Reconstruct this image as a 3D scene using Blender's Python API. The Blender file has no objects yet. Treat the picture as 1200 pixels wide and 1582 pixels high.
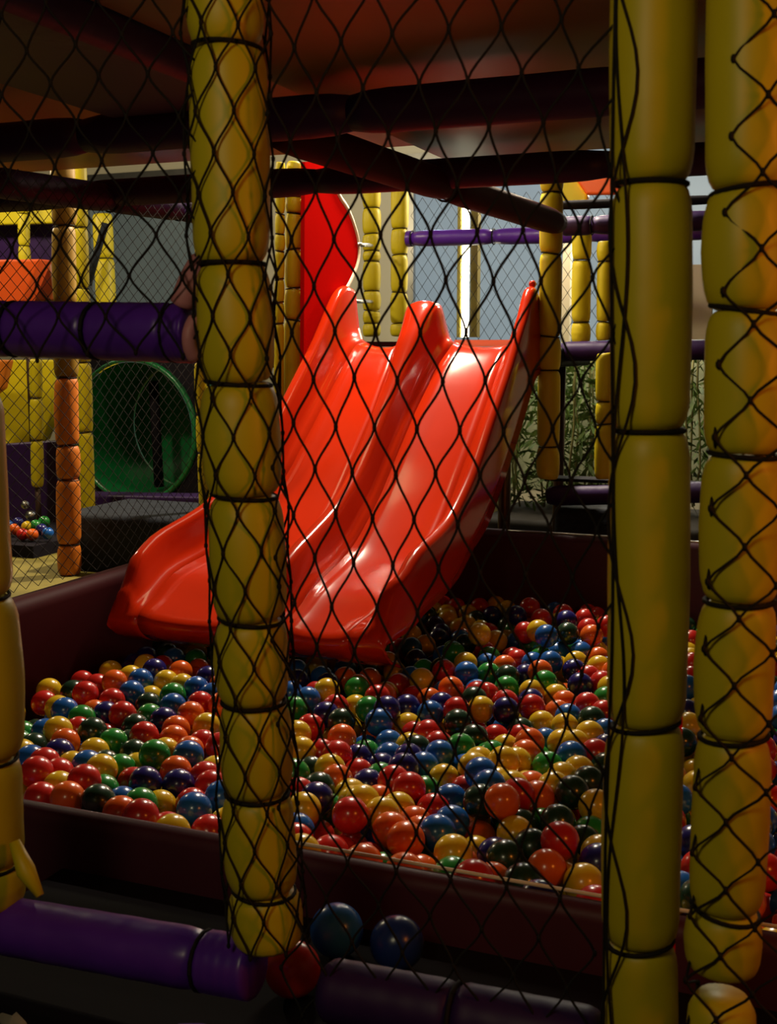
import bpy, bmesh, math, random
from mathutils import Vector
random.seed(7)
S = bpy.context.scene
COL = S.collection
# ------------------------------------------------------------------ camera
F = 1800.0; PITCH = math.radians(8); CZ = 1.3
TH = math.radians(22); OX, OY = -0.16, 1.43
UX, UY = math.cos(TH), -math.sin(TH)
VX, VY = math.sin(TH), math.cos(TH)
def W(u, v, z): return Vector((OX+u*UX+v*VX, OY+u*UY+v*VY, z))
def ray(px, py):
    x = (px-600)/F; y = (791-py)/F
    return (x, math.cos(PITCH)+y*math.sin(PITCH), -math.sin(PITCH)+y*math.cos(PITCH))
def uv(X, Y): return ((X-OX)*UX+(Y-OY)*UY, (X-OX)*VX+(Y-OY)*VY)
U0, V0 = uv(0, 0)
def hz(px, py, z):
    d = ray(px, py); t = (z-CZ)/d[2]; a = uv(d[0]*t, d[1]*t); return (a[0], a[1], z)
def hv(px, py, v):
    d = ray(px, py); t = (v-V0)/(d[0]*VX+d[1]*VY); a = uv(d[0]*t, d[1]*t); return (a[0], v, CZ+d[2]*t)
def hu(px, py, u):
    d = ray(px, py); t = (u-U0)/(d[0]*UX+d[1]*UY); a = uv(d[0]*t, d[1]*t); return (u, a[1], CZ+d[2]*t)
def proj(p):
    z = p.z-CZ; dp = p.y*math.cos(PITCH)-z*math.sin(PITCH); yy = p.y*math.sin(PITCH)+z*math.cos(PITCH)
    return 600+F*p.x/dp, 791-F*yy/dp, dp

cam = bpy.data.cameras.new('camera'); co = bpy.data.objects.new('camera', cam); COL.objects.link(co)
co.location = (0, 0, CZ); co.rotation_euler = (math.radians(90)-PITCH, 0, 0)
cam.sensor_fit = 'VERTICAL'; cam.sensor_height = 24; cam.lens = F/1582*24
cam.clip_start = 0.05
cam.dof.use_dof = True; cam.dof.focus_distance = 3.0; cam.dof.aperture_fstop = 7.5
S.camera = co
# ------------------------------------------------------------------ light
S.view_settings.view_transform = 'Standard'; S.view_settings.look = 'None'
S.view_settings.gamma = 1; S.view_settings.use_curve_mapping = False
S.view_settings.exposure = 1.35
wd = bpy.data.worlds.new('world'); S.world = wd; wd.use_nodes = True
wd.node_tree.nodes['Background'].inputs[0].default_value = (0.02, 0.018, 0.022, 1)
wd.node_tree.nodes['Background'].inputs[1].default_value = 0.25
def lamp(name, kind, loc, power, col, size=0.1, target=None, spot=60, blend=.4):
    L = bpy.data.lights.new(name, kind); L.energy = power; L.color = col
    if kind == 'AREA': L.size = size
    else: L.shadow_soft_size = size
    if kind == 'SPOT': L.spot_size = math.radians(spot); L.spot_blend = blend
    o = bpy.data.objects.new(name, L); COL.objects.link(o); o.location = loc
    if target is not None: o.rotation_euler = (target-Vector(loc)).to_track_quat('-Z', 'Y').to_euler()
    return o
lamp('slide_spotlight', 'SPOT', W(-1.12, 3.57, 3.12), 195, (1, .86, .66), .07, W(-.7, 1.7, .5), 95, .5)
lamp('platform_lamp', 'POINT', W(-0.75, 5.0, 2.5), 42, (1, .85, .6), .12)
lamp('left_area_lamp', 'POINT', W(-2.9, 2.2, 2.95), 48, (1, .86, .55), .1)
lamp('far_left_lamp', 'POINT', W(-4.6, 3.6, 2.6), 30, (1, .85, .55), .1)
lamp('plant_lamp', 'POINT', W(-0.4, 5.3, 2.3), 24, (1, .95, .75), .1)
lamp('platform_post_fill', 'POINT', W(-.95, 3.12, 2.5), 8, (1, .85, .6), .06)  # added fill for the left sides of the posts round the platform
lamp('slide_post_fill', 'POINT', W(-1.0, 2.3, 2.4), 4.5, (1, .84, .45), .25)  # soft fill added to brighten the posts either side of the slide
lamp('blue_window_lamp', 'POINT', W(-2.0, 6.0, 2.75), 7, (.62, .78, 1), .1)
lamp('amber_arcade_lamp', 'POINT', W(1.5, -.25, 1.5), 6.2, (1, .27, .03), .15)
lamp('olive_arcade_lamp', 'POINT', W(.1, -1.7, 2.0), 8, (1, .86, .5), .2)
# ------------------------------------------------------------------ materials
def mat(name, col, rough=.5, spec=.5, metal=0, noise=0, scale=8, bump=0, bscale=20, emis=None, estr=0, coat=0, ramp=None):
    m = bpy.data.materials.new(name); m.use_nodes = True
    nt = m.node_tree; b = nt.nodes['Principled BSDF']
    b.inputs['Base Color'].default_value = (*col, 1); b.inputs['Roughness'].default_value = rough
    b.inputs['Specular IOR Level'].default_value = spec; b.inputs['Metallic'].default_value = metal
    b.inputs['Coat Weight'].default_value = coat; b.inputs['Coat Roughness'].default_value = .12
    tc = nt.nodes.new('ShaderNodeTexCoord')
    if noise:
        n = nt.nodes.new('ShaderNodeTexNoise'); n.inputs['Scale'].default_value = scale; n.inputs['Detail'].default_value = 4
        nt.links.new(tc.outputs['Object'], n.inputs['Vector'])
        r = nt.nodes.new('ShaderNodeValToRGB')
        r.color_ramp.elements[0].position = .3; r.color_ramp.elements[1].position = .7
        a = ramp or tuple(c*(1-noise) for c in col)
        r.color_ramp.elements[0].color = (*a, 1); r.color_ramp.elements[1].color = (*col, 1)
        nt.links.new(n.outputs['Fac'], r.inputs[0]); nt.links.new(r.outputs[0], b.inputs['Base Color'])
    if bump:
        n = nt.nodes.new('ShaderNodeTexNoise'); n.inputs['Scale'].default_value = bscale; n.inputs['Detail'].default_value = 2
        nt.links.new(tc.outputs['Object'], n.inputs['Vector'])
        bp = nt.nodes.new('ShaderNodeBump'); bp.inputs['Strength'].default_value = bump; bp.inputs['Distance'].default_value = .02
        nt.links.new(n.outputs['Fac'], bp.inputs['Height']); nt.links.new(bp.outputs[0], b.inputs['Normal'])
    if emis:
        b.inputs['Emission Color'].default_value = (*emis, 1); b.inputs['Emission Strength'].default_value = estr
    return m
M = dict(
 yellow=mat('yellow_vinyl', (.60, .47, .008), .45, .35, noise=.1, scale=6, bump=.15, bscale=9),
 cord=mat('black_cord', (.012, .009, .007), .8, .2),
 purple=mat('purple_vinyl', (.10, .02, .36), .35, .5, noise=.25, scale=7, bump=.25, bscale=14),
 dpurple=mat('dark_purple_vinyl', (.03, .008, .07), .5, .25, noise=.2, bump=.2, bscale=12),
 maroon=mat('maroon_vinyl', (.07, .015, .03), .5, .3, noise=.2, scale=5, bump=.12, bscale=8),
 dmaroon=mat('deep_maroon_vinyl', (.04, .005, .007), .6, .05),
 pink=mat('dusty_pink_vinyl', (.5, .19, .21), .5, .4, bump=.2),
 red=mat('red_plastic', (.54, .024, .003), .16, .35, noise=.12, scale=3, bump=.03, bscale=6, coat=.1),
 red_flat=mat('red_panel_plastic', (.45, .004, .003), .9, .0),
 cream=mat('cream_plastic', (.75, .65, .48), .5),
 creamwall=mat('cream_wall_paint', (.62, .55, .38), .8, noise=.1, scale=2),
 orange=mat('orange_vinyl', (.6, .16, .012), .45, .4, noise=.15, bump=.15, bscale=9),
 mustard=mat('shaded_olive_vinyl', (.28, .16, .015), .45, .35, noise=.1),  # olive shade on the orange post, put into the colour
 dimboard=mat('dim_green_board', (.34, .36, .22), .8, noise=.5, scale=9),
 brightorange=mat('orange_red_plastic', (.85, .11, .015), .4),
 green=mat('green_plastic', (.006, .15, .04), .35, coat=.2, noise=.2),
 darkmat=mat('charcoal_vinyl', (.02, .023, .03), .7, .12, noise=.3, scale=12, bump=.3, bscale=30),
 black=mat('black_vinyl', (.006, .004, .008), .8, .15),
 olive=mat('olive_deck_board', (.17, .13, .022), .42, .45, noise=.25, scale=3, bump=.05, bscale=3),
 rust=mat('rust_deck_board', (.3, .07, .013), .42, .4, noise=.3, scale=3, bump=.05, bscale=3),
 floor=mat('dark_floor_carpet', (.007, .005, .007), .95, noise=.3, scale=20),
 yfloor=mat('yellow_floor_mat', (.22, .17, .02), .7, noise=.3),
 wall=mat('dim_wall_paint', (.09, .085, .08), .9, noise=.2, scale=2),
 ceil=mat('dark_ceiling_paint', (.02, .02, .022), .9, noise=.2, scale=2),
 glass=mat('blue_grey_window', (.13, .17, .20), .45, .5, noise=.45, scale=1.6, emis=(.32, .42, .5), estr=.17),
 glass2=mat('grey_window', (.13, .16, .16), .4, .5, noise=.35, scale=1.6, emis=(.4, .48, .45), estr=.03),
 steel=mat('brushed_steel', (.5, .48, .44), .35, metal=1, noise=.2),
 pole=mat('brown_steel_pole', (.08, .045, .03), .4, metal=.6),
 tube=mat('glowing_post_side', (1, .95, .8), .4, emis=(1, .93, .66), estr=7),  # glowing colour for the brightly lit side of a post
 leaf=mat('bamboo_leaf', (.16, .26, .06), .5, noise=.5, scale=30, ramp=(.05, .1, .02)),
 cane=mat('bamboo_cane', (.3, .28, .1), .5, noise=.3),
 soil=mat('dark_planter', (.03, .025, .02), .9, noise=.3),
 cloth=mat('pale_crumpled_cloth', (.35, .3, .24), .9, noise=.3, bump=.4, bscale=30),
)
BALLC = dict(r=((.52, .018, .012), 'red'), o=((.72, .11, .008), 'orange'), y=((.68, .43, .012), 'yellow'),
             g=((.02, .24, .035), 'bright green'), d=((.012, .04, .02), 'dark green'), b=((.012, .1, .38), 'blue'), n=((.014, .012, .13), 'navy'))
BM = {k: mat('ball_'+v[1].replace(' ', '_')+'_plastic', v[0], .24, .5, noise=.1, scale=14, bump=.02, bscale=40, coat=.25) for k, v in BALLC.items()}
# ------------------------------------------------------------------ helpers
def fixn(me):
    bm = bmesh.new(); bm.from_mesh(me); bmesh.ops.recalc_face_normals(bm, faces=bm.faces); bm.to_mesh(me); bm.free(); me.update()
class MB:
    def __init__(s): s.v = []; s.f = []
    def add(s, vs, fs):
        k = len(s.v); s.v += [Vector(p) for p in vs]; s.f += [tuple(i+k for i in f) for f in fs]
    def box(s, u0, u1, v0, v1, z0, z1):
        p = [W(u, v, z) for z in (z0, z1) for v in (v0, v1) for u in (u0, u1)]
        s.add(p, [(0, 2, 3, 1), (4, 5, 7, 6), (0, 1, 5, 4), (2, 6, 7, 3), (0, 4, 6, 2), (1, 3, 7, 5)])
    def rbox(s, u0, u1, v0, v1, z0, z1, r=.02):
        # box with its long vertical/horizontal edges rounded: superellipse rings stacked along z
        cu, cv = (u0+u1)/2, (v0+v1)/2; a, b = (u1-u0)/2, (v1-v0)/2
        N = 8; rings = []
        for zz, ins in [(z0, r), (z0+r*.3, r*.3), (z0+r, 0), (z1-r, 0), (z1-r*.6, r*.1), (z1-r*.3, r*.32), (z1-r*.08, r*.65), (z1, r)]:
            ring = []
            for qx, qy, a0 in ((1, 1, 0), (-1, 1, 90), (-1, -1, 180), (1, -1, 270)):
                for k in range(4):
                    t = math.radians(a0+k*30)
                    ring.append(W(cu+qx*(a-r)+math.cos(t)*(r-ins), cv+qy*(b-r)+math.sin(t)*(r-ins), zz))
            rings.append(ring)
        s.loft(rings, caps=True)
    def loft(s, rings, caps=False, closed=True):
        n = len(rings[0]); k = len(s.v)
        for r in rings: s.v += [Vector(p) for p in r]
        for i in range(len(rings)-1):
            for j in range(n if closed else n-1):
                a = k+i*n+j; b = k+i*n+(j+1) % n
                s.f.append((a, b, b+n, a+n))
        if caps:
            s.f.append(tuple(k+j for j in reversed(range(n)))); s.f.append(tuple(k+(len(rings)-1)*n+j for j in range(n)))
    def tube(s, pts, rad, n=8, caps=True):
        pts = [Vector(p) for p in pts]; m = len(pts); rings = []
        t0 = (pts[1]-pts[0]).normalized()
        ref = Vector((0, 0, 1)) if abs(t0.z) < .8 else Vector((1, 0, 0))
        for i, p in enumerate(pts):
            t = (pts[min(i+1, m-1)]-pts[max(i-1, 0)]).normalized()
            a = (ref-t*ref.dot(t)).normalized(); b = t.cross(a); ref = a
            r = rad[i] if isinstance(rad, (list, tuple)) else rad
            rings.append([p+(a*math.cos(2*math.pi*k/n)+b*math.sin(2*math.pi*k/n))*r for k in range(n)])
        s.loft(rings, caps)
    def sphere(s, c, r, n=8, m=6):
        c = Vector(c)
        rings = [[c+Vector((math.sin(math.pi*i/m)*math.cos(2*math.pi*j/n), math.sin(math.pi*i/m)*math.sin(2*math.pi*j/n), math.cos(math.pi*i/m)))*r for j in range(n)] for i in range(1, m)]
        k = len(s.v)+n*(m-1); a = len(s.v); s.loft(rings)
        s.v += [c+Vector((0, 0, r)), c-Vector((0, 0, r))]
        for j in range(n):
            s.f.append((k, a+j, a+(j+1) % n)); s.f.append((k+1, a+(m-2)*n+(j+1) % n, a+(m-2)*n+j))
    def build(s, name, m, parent=None, label=None, smooth=True, origin=None, sharp=False):
        org = Vector(parent['_o']) if parent is not None and '_o' in parent else (origin or Vector((0, 0, 0)))
        me = bpy.data.meshes.new(name); me.from_pydata([p-org for p in s.v], [], s.f); fixn(me)
        o = bpy.data.objects.new(name, me); COL.objects.link(o); me.materials.append(m)
        if smooth: me.polygons.foreach_set('use_smooth', [True]*len(me.polygons))
        if smooth and sharp:
            try: me.set_sharp_from_angle(angle=math.radians(40))
            except Exception: pass
        if parent is not None:
            o.parent = parent
            o['_o'] = list(org)
        else:
            o.location = org; o['_o'] = list(org)
        if label: o['label'] = label
        return o
def thing(name, label, cat, loc, group=None):
    o = bpy.data.objects.new(name, None); COL.objects.link(o); o.location = loc; o.empty_display_size = .1
    o['_o'] = list(loc); o['label'] = label; o['category'] = cat
    if group: o['group'] = group
    return o
def tag(o, label, cat, group=None, kind=None):
    o['label'] = label; o['category'] = cat
    if group: o['group'] = group
    if kind: o['kind'] = kind
    return o
def struct(o, label=None):
    o['kind'] = 'structure'
    if label: o['label'] = label
    return o
def lerp(a, b, t): return a+(b-a)*t
def crom(P, n):
    out = []
    for i in range(len(P)-1):
        p0 = Vector(P[max(i-1, 0)]); p1 = Vector(P[i]); p2 = Vector(P[i+1]); p3 = Vector(P[min(i+2, len(P)-1)])
        for k in range(n):
            t = k/n
            out.append(.5*((2*p1)+(-p0+p2)*t+(2*p0-5*p1+4*p2-p3)*t*t+(-p0+3*p1-3*p2+p3)*t**3))
    out.append(Vector(P[-1])); return out
# ------------------------------------------------------------------ room shell
def plain(name, u0, u1, v0, v1, z0, z1, m, label):
    b = MB(); b.box(u0, u1, v0, v1, z0, z1); return struct(b.build(name, m, smooth=False), label)
plain('floor', -8, 4, -3.2, 8, -.06, 0, M['floor'], 'dark carpeted floor of the play area')
plain('ceiling', -8, 4, -3.2, 8, 3.5, 3.56, M['ceil'], 'dark ceiling above the play frame')
plain('wall_back', -8, 4, 7.6, 7.7, 0, 3.5, M['creamwall'], 'cream wall behind the play frame')
plain('wall_left', -8.1, -8, -3.2, 7.7, 0, 3.5, M['wall'], 'dim wall on the far left')
plain('wall_right', 4, 4.1, -3.2, 7.7, 0, 3.5, M['wall'], 'dim wall on the right')
plain('wall_front', -8, 4, -3.3, -3.2, 0, 3.5, M['wall'], 'dim wall behind the viewer')
def window(name, px0, px1, label, m='glass'):
    a = hv(px0, 300, 7.5)[0]; c = hv(px1, 300, 7.5)[0]
    b = MB(); b.box(a, c, 7.53, 7.58, .35, 2.75); o = struct(b.build(name, M[m], smooth=False), label)
    f = MB()
    for (x0, x1, z0, z1) in ((a-.05, a, .3, 2.8), (c, c+.05, .3, 2.8), (a, c, .3, .35), (a, c, 2.75, 2.8)): f.box(x0, x1, 7.48, 7.59, z0, z1)
    f.build('window_frame', M['steel'], o, smooth=False)
window('window_1', 135, 330, 'blue-grey window behind the yellow posts on the left', 'glass2')
window('window_2', 640, 1150, 'blue-grey window behind the slide platform')
# ------------------------------------------------------------------ foam posts
def foam_post(name, label, pts, r, ties, cat='padded post', group=None, m='yellow', tie_r=.0022, seed=0, pole=None, wob=.003, n=20):
    """pts: list of (u,v,z) bottom->top; ties: z values where cords pinch the foam."""
    rnd = random.Random(seed)
    root = thing(name, label, cat, W(*pts[0]), group)
    zs = [p[2] for p in pts]
    def cen(z):
        for i in range(len(pts)-1):
            if z <= pts[i+1][2] or i == len(pts)-2:
                t = (z-pts[i][2])/(pts[i+1][2]-pts[i][2]); return lerp(pts[i][0], pts[i+1][0], t), lerp(pts[i][1], pts[i+1][1], t)
    cuts = [zs[0]]+sorted(t for t in ties if zs[0] < t < zs[-1])+[zs[-1]]
    for a, b in zip(cuts[:-1], cuts[1:]):
        L = b-a; rings = []; ou, ov = rnd.uniform(-wob, wob), rnd.uniform(-wob, wob); rr = r*rnd.uniform(.97, 1.03)
        e = min(.03, L*.3)
        for d, k in ((0, .72), (.08*e, .82), (.3*e, .91), (.65*e, .97), (e, 1), (L*.35+.3*e, 1.02), (L*.5, 1.03), (L*.65-.3*e, 1.02), (L-e, 1), (L-.65*e, .97), (L-.3*e, .91), (L-.08*e, .82), (L, .72)):
            z = a+.001+d*(L-.002)/L; cu, cv = cen(z)
            fade = math.sin(math.pi*d/L)
            rings.append([W(cu+ou*fade+rr*k*math.cos(2*math.pi*j/n), cv+ov*fade+rr*k*math.sin(2*math.pi*j/n), z+.002*math.sin(2*math.pi*j/n+seed)*(1 if 0 < d < L else 1)) for j in range(n)])
        b_ = MB(); b_.loft(rings, True); b_.build('foam_sleeve', M[m], root)
    for t in cuts[1:-1]:
        cu, cv = cen(t); c = MB(); rr = r*.86
        sl = rnd.uniform(-.006, .006)
        c.tube([W(cu+rr*math.cos(2*math.pi*j/24), cv+rr*math.sin(2*math.pi*j/24), t+sl*math.cos(2*math.pi*j/24)) for j in range(25)], tie_r*1.25, 6, False)
        c.build('tie_cord', M['cord'], root)
    if pole:
        p = MB(); cu, cv = cen(zs[0]); p.tube([W(cu, cv, pole), W(cu, cv, zs[0]+.02)], r*.45, 12); p.build('pole', M['pole'], root)
    return root, cen
def vz(px, py, v): return hv(px, py, v)
# front post wrapped in net (left of centre)
A = [vz(415, 1458, 0), vz(400, 1290, 0), vz(392, 1090, 0), vz(388, 960, 0), vz(380, 800, 0), vz(373, 700, 0), vz(368, 590, 0), vz(358, 400, 0), vz(353, 200, 0), vz(349, 0, 0), vz(346, -120, 0)]
postA, cenA = foam_post('padded_post', 'yellow padded post wrapped in gathered black net, standing in front of the slides', A, .047,
    [vz(380, y, 0)[2] for y in (70, 407, 592, 765, 955, 1082, 1222, 1368)], seed=1, pole=0.0)
B_ = [vz(975, 1700, 0), vz(986, 1582, 0), vz(992, 1300, 0), vz(1000, 1000, 0), vz(1003, 660, 0), vz(1006, 300, 0), vz(1010, 0, 0), vz(1012, -140, 0)]
postB, cenB = foam_post('padded_post', 'plain yellow padded post with lace cord down its left side, right of the ball pit', B_, .043,
    [vz(1000, y, 0)[2] for y in (285, 665, 1118, 1455)], seed=2, pole=0.0, wob=.002)
C_ = [vz(1105, 1700, -.02), vz(1112, 1545, -.02)]
C2 = [vz(1116, 1500, -.02), vz(1125, 1300, -.02), vz(1133, 1130, -.02), vz(1142, 920, -.02), vz(1148, 700, -.02), vz(1152, 480, -.02), vz(1154, 295, -.02), vz(1158, 0, -.02), vz(1160, -140, -.02)]
postC, cenC = foam_post('padded_post', 'amber-lit yellow padded post at the right edge under wide net diamonds', C2, .041,
    [vz(1140, y, -.02)[2] for y in (295, 480, 702, 928, 1137, 1408)], seed=3, pole=0.0)
b = MB(); b.tube([W(*vz(1108, 1750, -.02)), W(*vz(1113, 1600, -.02)), W(*vz(1115, 1560, -.02)), W(*vz(1116, 1540, -.02))], [.036, .038, .036, .028], 20); b.build('foam_sleeve', M['yellow'], postC)
D_ = [vz(-20, 1395, .0), vz(-28, 1180, 0), vz(-42, 930, 0), vz(-52, 800, 0), vz(-62, 600, 0)]
postD, cenD = foam_post('padded_post', 'yellow padded post cut by the left edge above the purple beam', D_, .058,
    [vz(0, y, 0)[2] for y in (922, 1172, 1335)], seed=4, pole=0.0, wob=.004)
b = MB()
fp = [vz(22, 1300, -.03), vz(40, 1345, -.035), vz(62, 1384, -.04)]
b.tube([W(*p) for p in fp], [.008, .014, .006], 8); b.build('foam_flap', M['yellow'], postD)
# thin red pole added for the red glow on the plain post's right edge
b = MB(); b.tube([W(.497, .12, 0), W(.493, .12, 1.0)], .012, 12); tag(b.build('red_glow_strip', M['red_flat'], None, origin=W(.505, .12, 0)), 'thin red strip added as edge glow tight behind the plain yellow post', 'pole')
# ------------------------------------------------------------------ rear posts
def post_px(name, label, top, bot, v, r, tiesy, seed, m='yellow', pole=None, group=None, **k):
    t = vz(*top, v); bt = vz(*bot, v)
    return foam_post(name, label, [bt, t], r, [vz(bot[0], y, v)[2] for y in tiesy], m=m, seed=seed, pole=pole, group=group, n=16, wob=.001, tie_r=.0016, **k)
post_px('padded_post', 'yellow padded post beside the right rim of the slides', (853, 240), (846, 740), 3.03, .042, (298, 392, 520, 572, 690), 11, pole=.0)
post_px('padded_post', 'yellow padded post between two others under the dark purple beam end', (899, 345), (897, 531), 3.75, .041, (402, 498), 12, pole=.0)
post_px('padded_post', 'bright yellow padded post half hidden by the plain right-hand post', (934, 372), (932, 526), 3.75, .032, (404, 497), 13, pole=.0)
post_px('padded_post', 'dim olive padded post low behind the plain right-hand post', (935, 545), (933, 740), 3.1, .036, (620, 655), 14, pole=.0)
post_px('padded_post', 'yellow padded post with close tie rings standing left of the pale gap', (574, 260), (574, 520), 4.25, .045, (322, 362, 388, 404, 450, 480, 500), 15, pole=.0)
post_px('padded_post', 'yellow padded post between the pale gap and the blue window', (618, 260), (616, 520), 4.25, .043, (354, 394, 452, 500), 16, pole=.0)
post_px('padded_post', 'yellow padded post just left of the tall red slide guard', (456, 250), (450, 700), 2.8, .034, (305, 330, 386, 446, 494), 17, pole=.0)
post_px('padded_post', 'slim yellow padded post with many cords beside the net-wrapped post', (433, 250), (430, 700), 2.75, .019, (330, 362, 388, 432, 468, 500), 18, pole=.0)
# post with a brightly lit side, that light made as a glowing strip
b = MB(); u, v, z = hv(720, 305, 4.6); z2 = hv(720, 521, 4.6)[2]
ft = thing('lit_post', 'post with a bright lit side made to glow, in front of the blue window', 'post', W(u, 4.6, z2))
b.tube([W(u, 4.6, z2), W(u, 4.6, z)], .019, 12); b.build('tube', M['tube'], ft)
b = MB(); b.box(u+.03, u+.068, 4.59, 4.64, z2, z+.1); b.build('backing_strip', M['olive'], ft, smooth=False)
b = MB(); b.box(u-.046, u-.028, 4.6, 4.63, z2, z+.1); b.build('side_strip', M['olive'], ft, smooth=False)
# ------------------------------------------------------------------ horizontal padded beams
def beam(name, label, p, q, r, m='dpurple', ties=(), group=None, sag=0, n=16, cords=True, seg=14):
    a, c = W(*p), W(*q); root = thing(name, label, 'padded beam', a, group)
    cuts = [0]+list(ties)+[1]
    for t0, t1 in zip(cuts[:-1], cuts[1:]):
        pts = []; rad = []
        for i in range(seg+1):
            t = i/seg; e = min(t, 1-t)*seg
            tt = lerp(t0, t1, t)
            pts.append(a.lerp(c, tt)-Vector((0, 0, sag*math.sin(math.pi*tt)))); rad.append(r*(.8 if e == 0 else .95 if e <= 1 else 1+.006*math.sin(i*1.3)))
        b = MB(); b.tube(pts, rad, n); b.build('foam_sleeve', M[m], root)
    if cords:
        d = (c-a).normalized(); x = d.cross(Vector((0, 0, 1))).normalized(); y = x.cross(d)
        for t in ties:
            o = a.lerp(c, t)-Vector((0, 0, sag*math.sin(math.pi*t))); b = MB()
            b.tube([o+(x*math.cos(k*math.pi/8)+y*math.sin(k*math.pi/8))*r*.95 for k in range(17)], .003, 6, False); b.build('tie_cord', M['cord'], root)
    return root
beam('padded_beam', 'thick purple padded beam crossing the bottom from the left post under the net-wrapped post', hv(-150, 1402, 0), hv(396, 1498, 0), .041, 'purple', (.3, .87), seg=24)
beam('padded_beam', 'dark purple padded beam along the bottom edge right of the loose balls', hv(503, 1528, -.01), hv(925, 1612, -.01), .04, 'dpurple', (.5,), seg=24)
beam('padded_beam', 'low purple padded beam just showing at the bottom left corner', hv(60, 1582, .02), hv(420, 1640, .02), .034, 'purple', (.4,))
beam('padded_beam', 'wrinkled purple padded beam at mid height left of the net-wrapped post', hv(-120, 505, .03), hv(303, 515, .03), .038, 'purple', (.36, .66, .93), seg=24)
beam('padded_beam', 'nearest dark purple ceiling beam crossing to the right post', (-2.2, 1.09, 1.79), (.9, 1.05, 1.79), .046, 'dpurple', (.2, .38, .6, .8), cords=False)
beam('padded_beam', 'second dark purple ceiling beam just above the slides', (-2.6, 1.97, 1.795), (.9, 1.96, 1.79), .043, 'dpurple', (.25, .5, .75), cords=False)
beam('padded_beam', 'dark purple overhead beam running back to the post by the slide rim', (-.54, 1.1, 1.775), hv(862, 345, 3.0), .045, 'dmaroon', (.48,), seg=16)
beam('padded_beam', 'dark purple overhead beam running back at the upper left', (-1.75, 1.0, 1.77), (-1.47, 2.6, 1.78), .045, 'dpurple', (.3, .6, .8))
beam('padded_beam', 'bright purple padded beam across the blue window', hv(628, 369, 4.25), hv(1110, 357, 4.25), .039, 'purple', (.02, .3, .6), seg=10)
beam('padded_beam', 'dark purple padded beam end behind the small yellow post', hv(868, 350, 3.3), hv(1110, 340, 3.3), .037, 'dpurple', (.2,))
beam('padded_beam', 'thin dark rail above the dark purple beam end', hv(845, 318, 3.2), hv(1110, 308, 3.2), .017, 'black')
beam('padded_beam', 'dark purple padded beam at platform height behind the small yellow posts', hv(866, 543, 3.7), hv(1110, 540, 3.7), .042, 'dpurple', (.4,))
beam('padded_beam', 'low dark purple padded beam below the bamboo', hv(846, 766, 3.2), hv(1110, 760, 3.2), .04, 'dpurple', (.5,))
b = MB(); a = hv(842, 740, 3.2); c = hv(1110, 738, 3.2); b.box(a[0], c[0], 3.19, 3.3, a[2]-.006, a[2]+.006)
tag(b.build('shelf_board', M['black'], None, smooth=False, origin=W(*a)), 'thin dark ledge above the low purple beam', 'ledge')
b = MB(); b.sphere(W(*hv(698, 292, 2.2)), .028, 14, 10); b.sphere(W(*hv(712, 298, 2.2)), .024, 14, 10)
tag(b.build('pipe_clamp', M['maroon'], None, origin=W(*hv(698, 292, 2.2))), 'rounded maroon clamp where the overhead beams meet', 'clamp')
# pink flap on the mid beam
fl = thing('strap_pad', 'dusty pink vinyl strap folded round the end of the mid-height purple beam', 'strap', W(*hv(296, 470, 0)))
b = MB(); b.tube(crom([W(*hv(312, 404, .02)), W(*hv(300, 425, .0)), W(*hv(289, 450, -.01)), W(*hv(281, 474, -.01))], 4), [.012]+[.016]*11+[.008], 12); b.build('upper_strap', M['pink'], fl)
b = MB(); b.tube(crom([W(*hv(303, 490, -.02)), W(*hv(293, 512, -.03)), W(*hv(293, 535, -.03)), W(*hv(302, 556, -.02))], 4), [.005]+[.009]*11+[.005], 10); b.build('loop', M['pink'], fl)
# ------------------------------------------------------------------ upper deck
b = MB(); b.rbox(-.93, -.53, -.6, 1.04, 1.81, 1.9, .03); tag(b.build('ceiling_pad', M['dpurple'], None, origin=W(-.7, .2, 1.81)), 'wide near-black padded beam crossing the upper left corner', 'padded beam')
b = MB(); b.box(-2.8, -.52, -.6, 2.13, 1.905, 1.93); tag(b.build('deck_panel', M['rust'], None, smooth=False, origin=W(-1.6, .7, 1.86)), 'rust-red underside of the upper deck at the top left', 'deck panel')
b = MB(); b.box(-.51, 1.0, -.6, 2.13, 1.86, 1.9); tag(b.build('deck_panel', M['olive'], None, smooth=False, origin=W(.2, .7, 1.86)), 'olive underside of the upper deck at the top centre', 'deck panel')
# ------------------------------------------------------------------ pit walls
def pad_wall(name, label, u0, u1, v0, v1, z0, z1, m='maroon', r=.03):
    b = MB(); b.rbox(u0, u1, v0, v1, z0, z1, r); return tag(b.build(name, M[m], None, origin=W((u0+u1)/2, (v0+v1)/2, z0)), label, 'padded wall')
fw = thing('padded_wall', 'dark maroon padded wall along the front of the ball pit', 'padded wall', W(-.2, .40, 0))
b = MB(); b.rbox(-1.5, .95, .40, .45, .0, .455, .024); b.build('vinyl_pad', M['maroon'], fw)
b = MB(); b.tube([W(lerp(-.28, .9, i/20), .44, .4585) for i in range(21)], .0035, 6); b.build('top_piping', M['cream'], fw, 'pale worn piping along the top edge')
lw = pad_wall('padded_wall', 'maroon padded wall at the left side of the ball pit, running back to the slide', -1.52, -1.42, .46, 3.0, 0, .61, 'dmaroon', r=.035)
pad_wall('padded_wall', 'almost black padded wall at the back of the ball pit', -1.4, 1.05, 2.84, 2.92, 0, .63, 'maroon')
pad_wall('padded_wall', 'dark padded wall at the right side of the ball pit', .97, 1.05, .46, 2.83, 0, .6, 'maroon')
b = MB(); b.tube([W(lerp(-.5, .9, i/10), 2.835, .634) for i in range(11)], .004, 6); tag(b.build('edge_rope', M['steel'], None, origin=W(.2, 2.83, .63)), 'thin pale line along the top of the back pit wall', 'rope')
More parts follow.
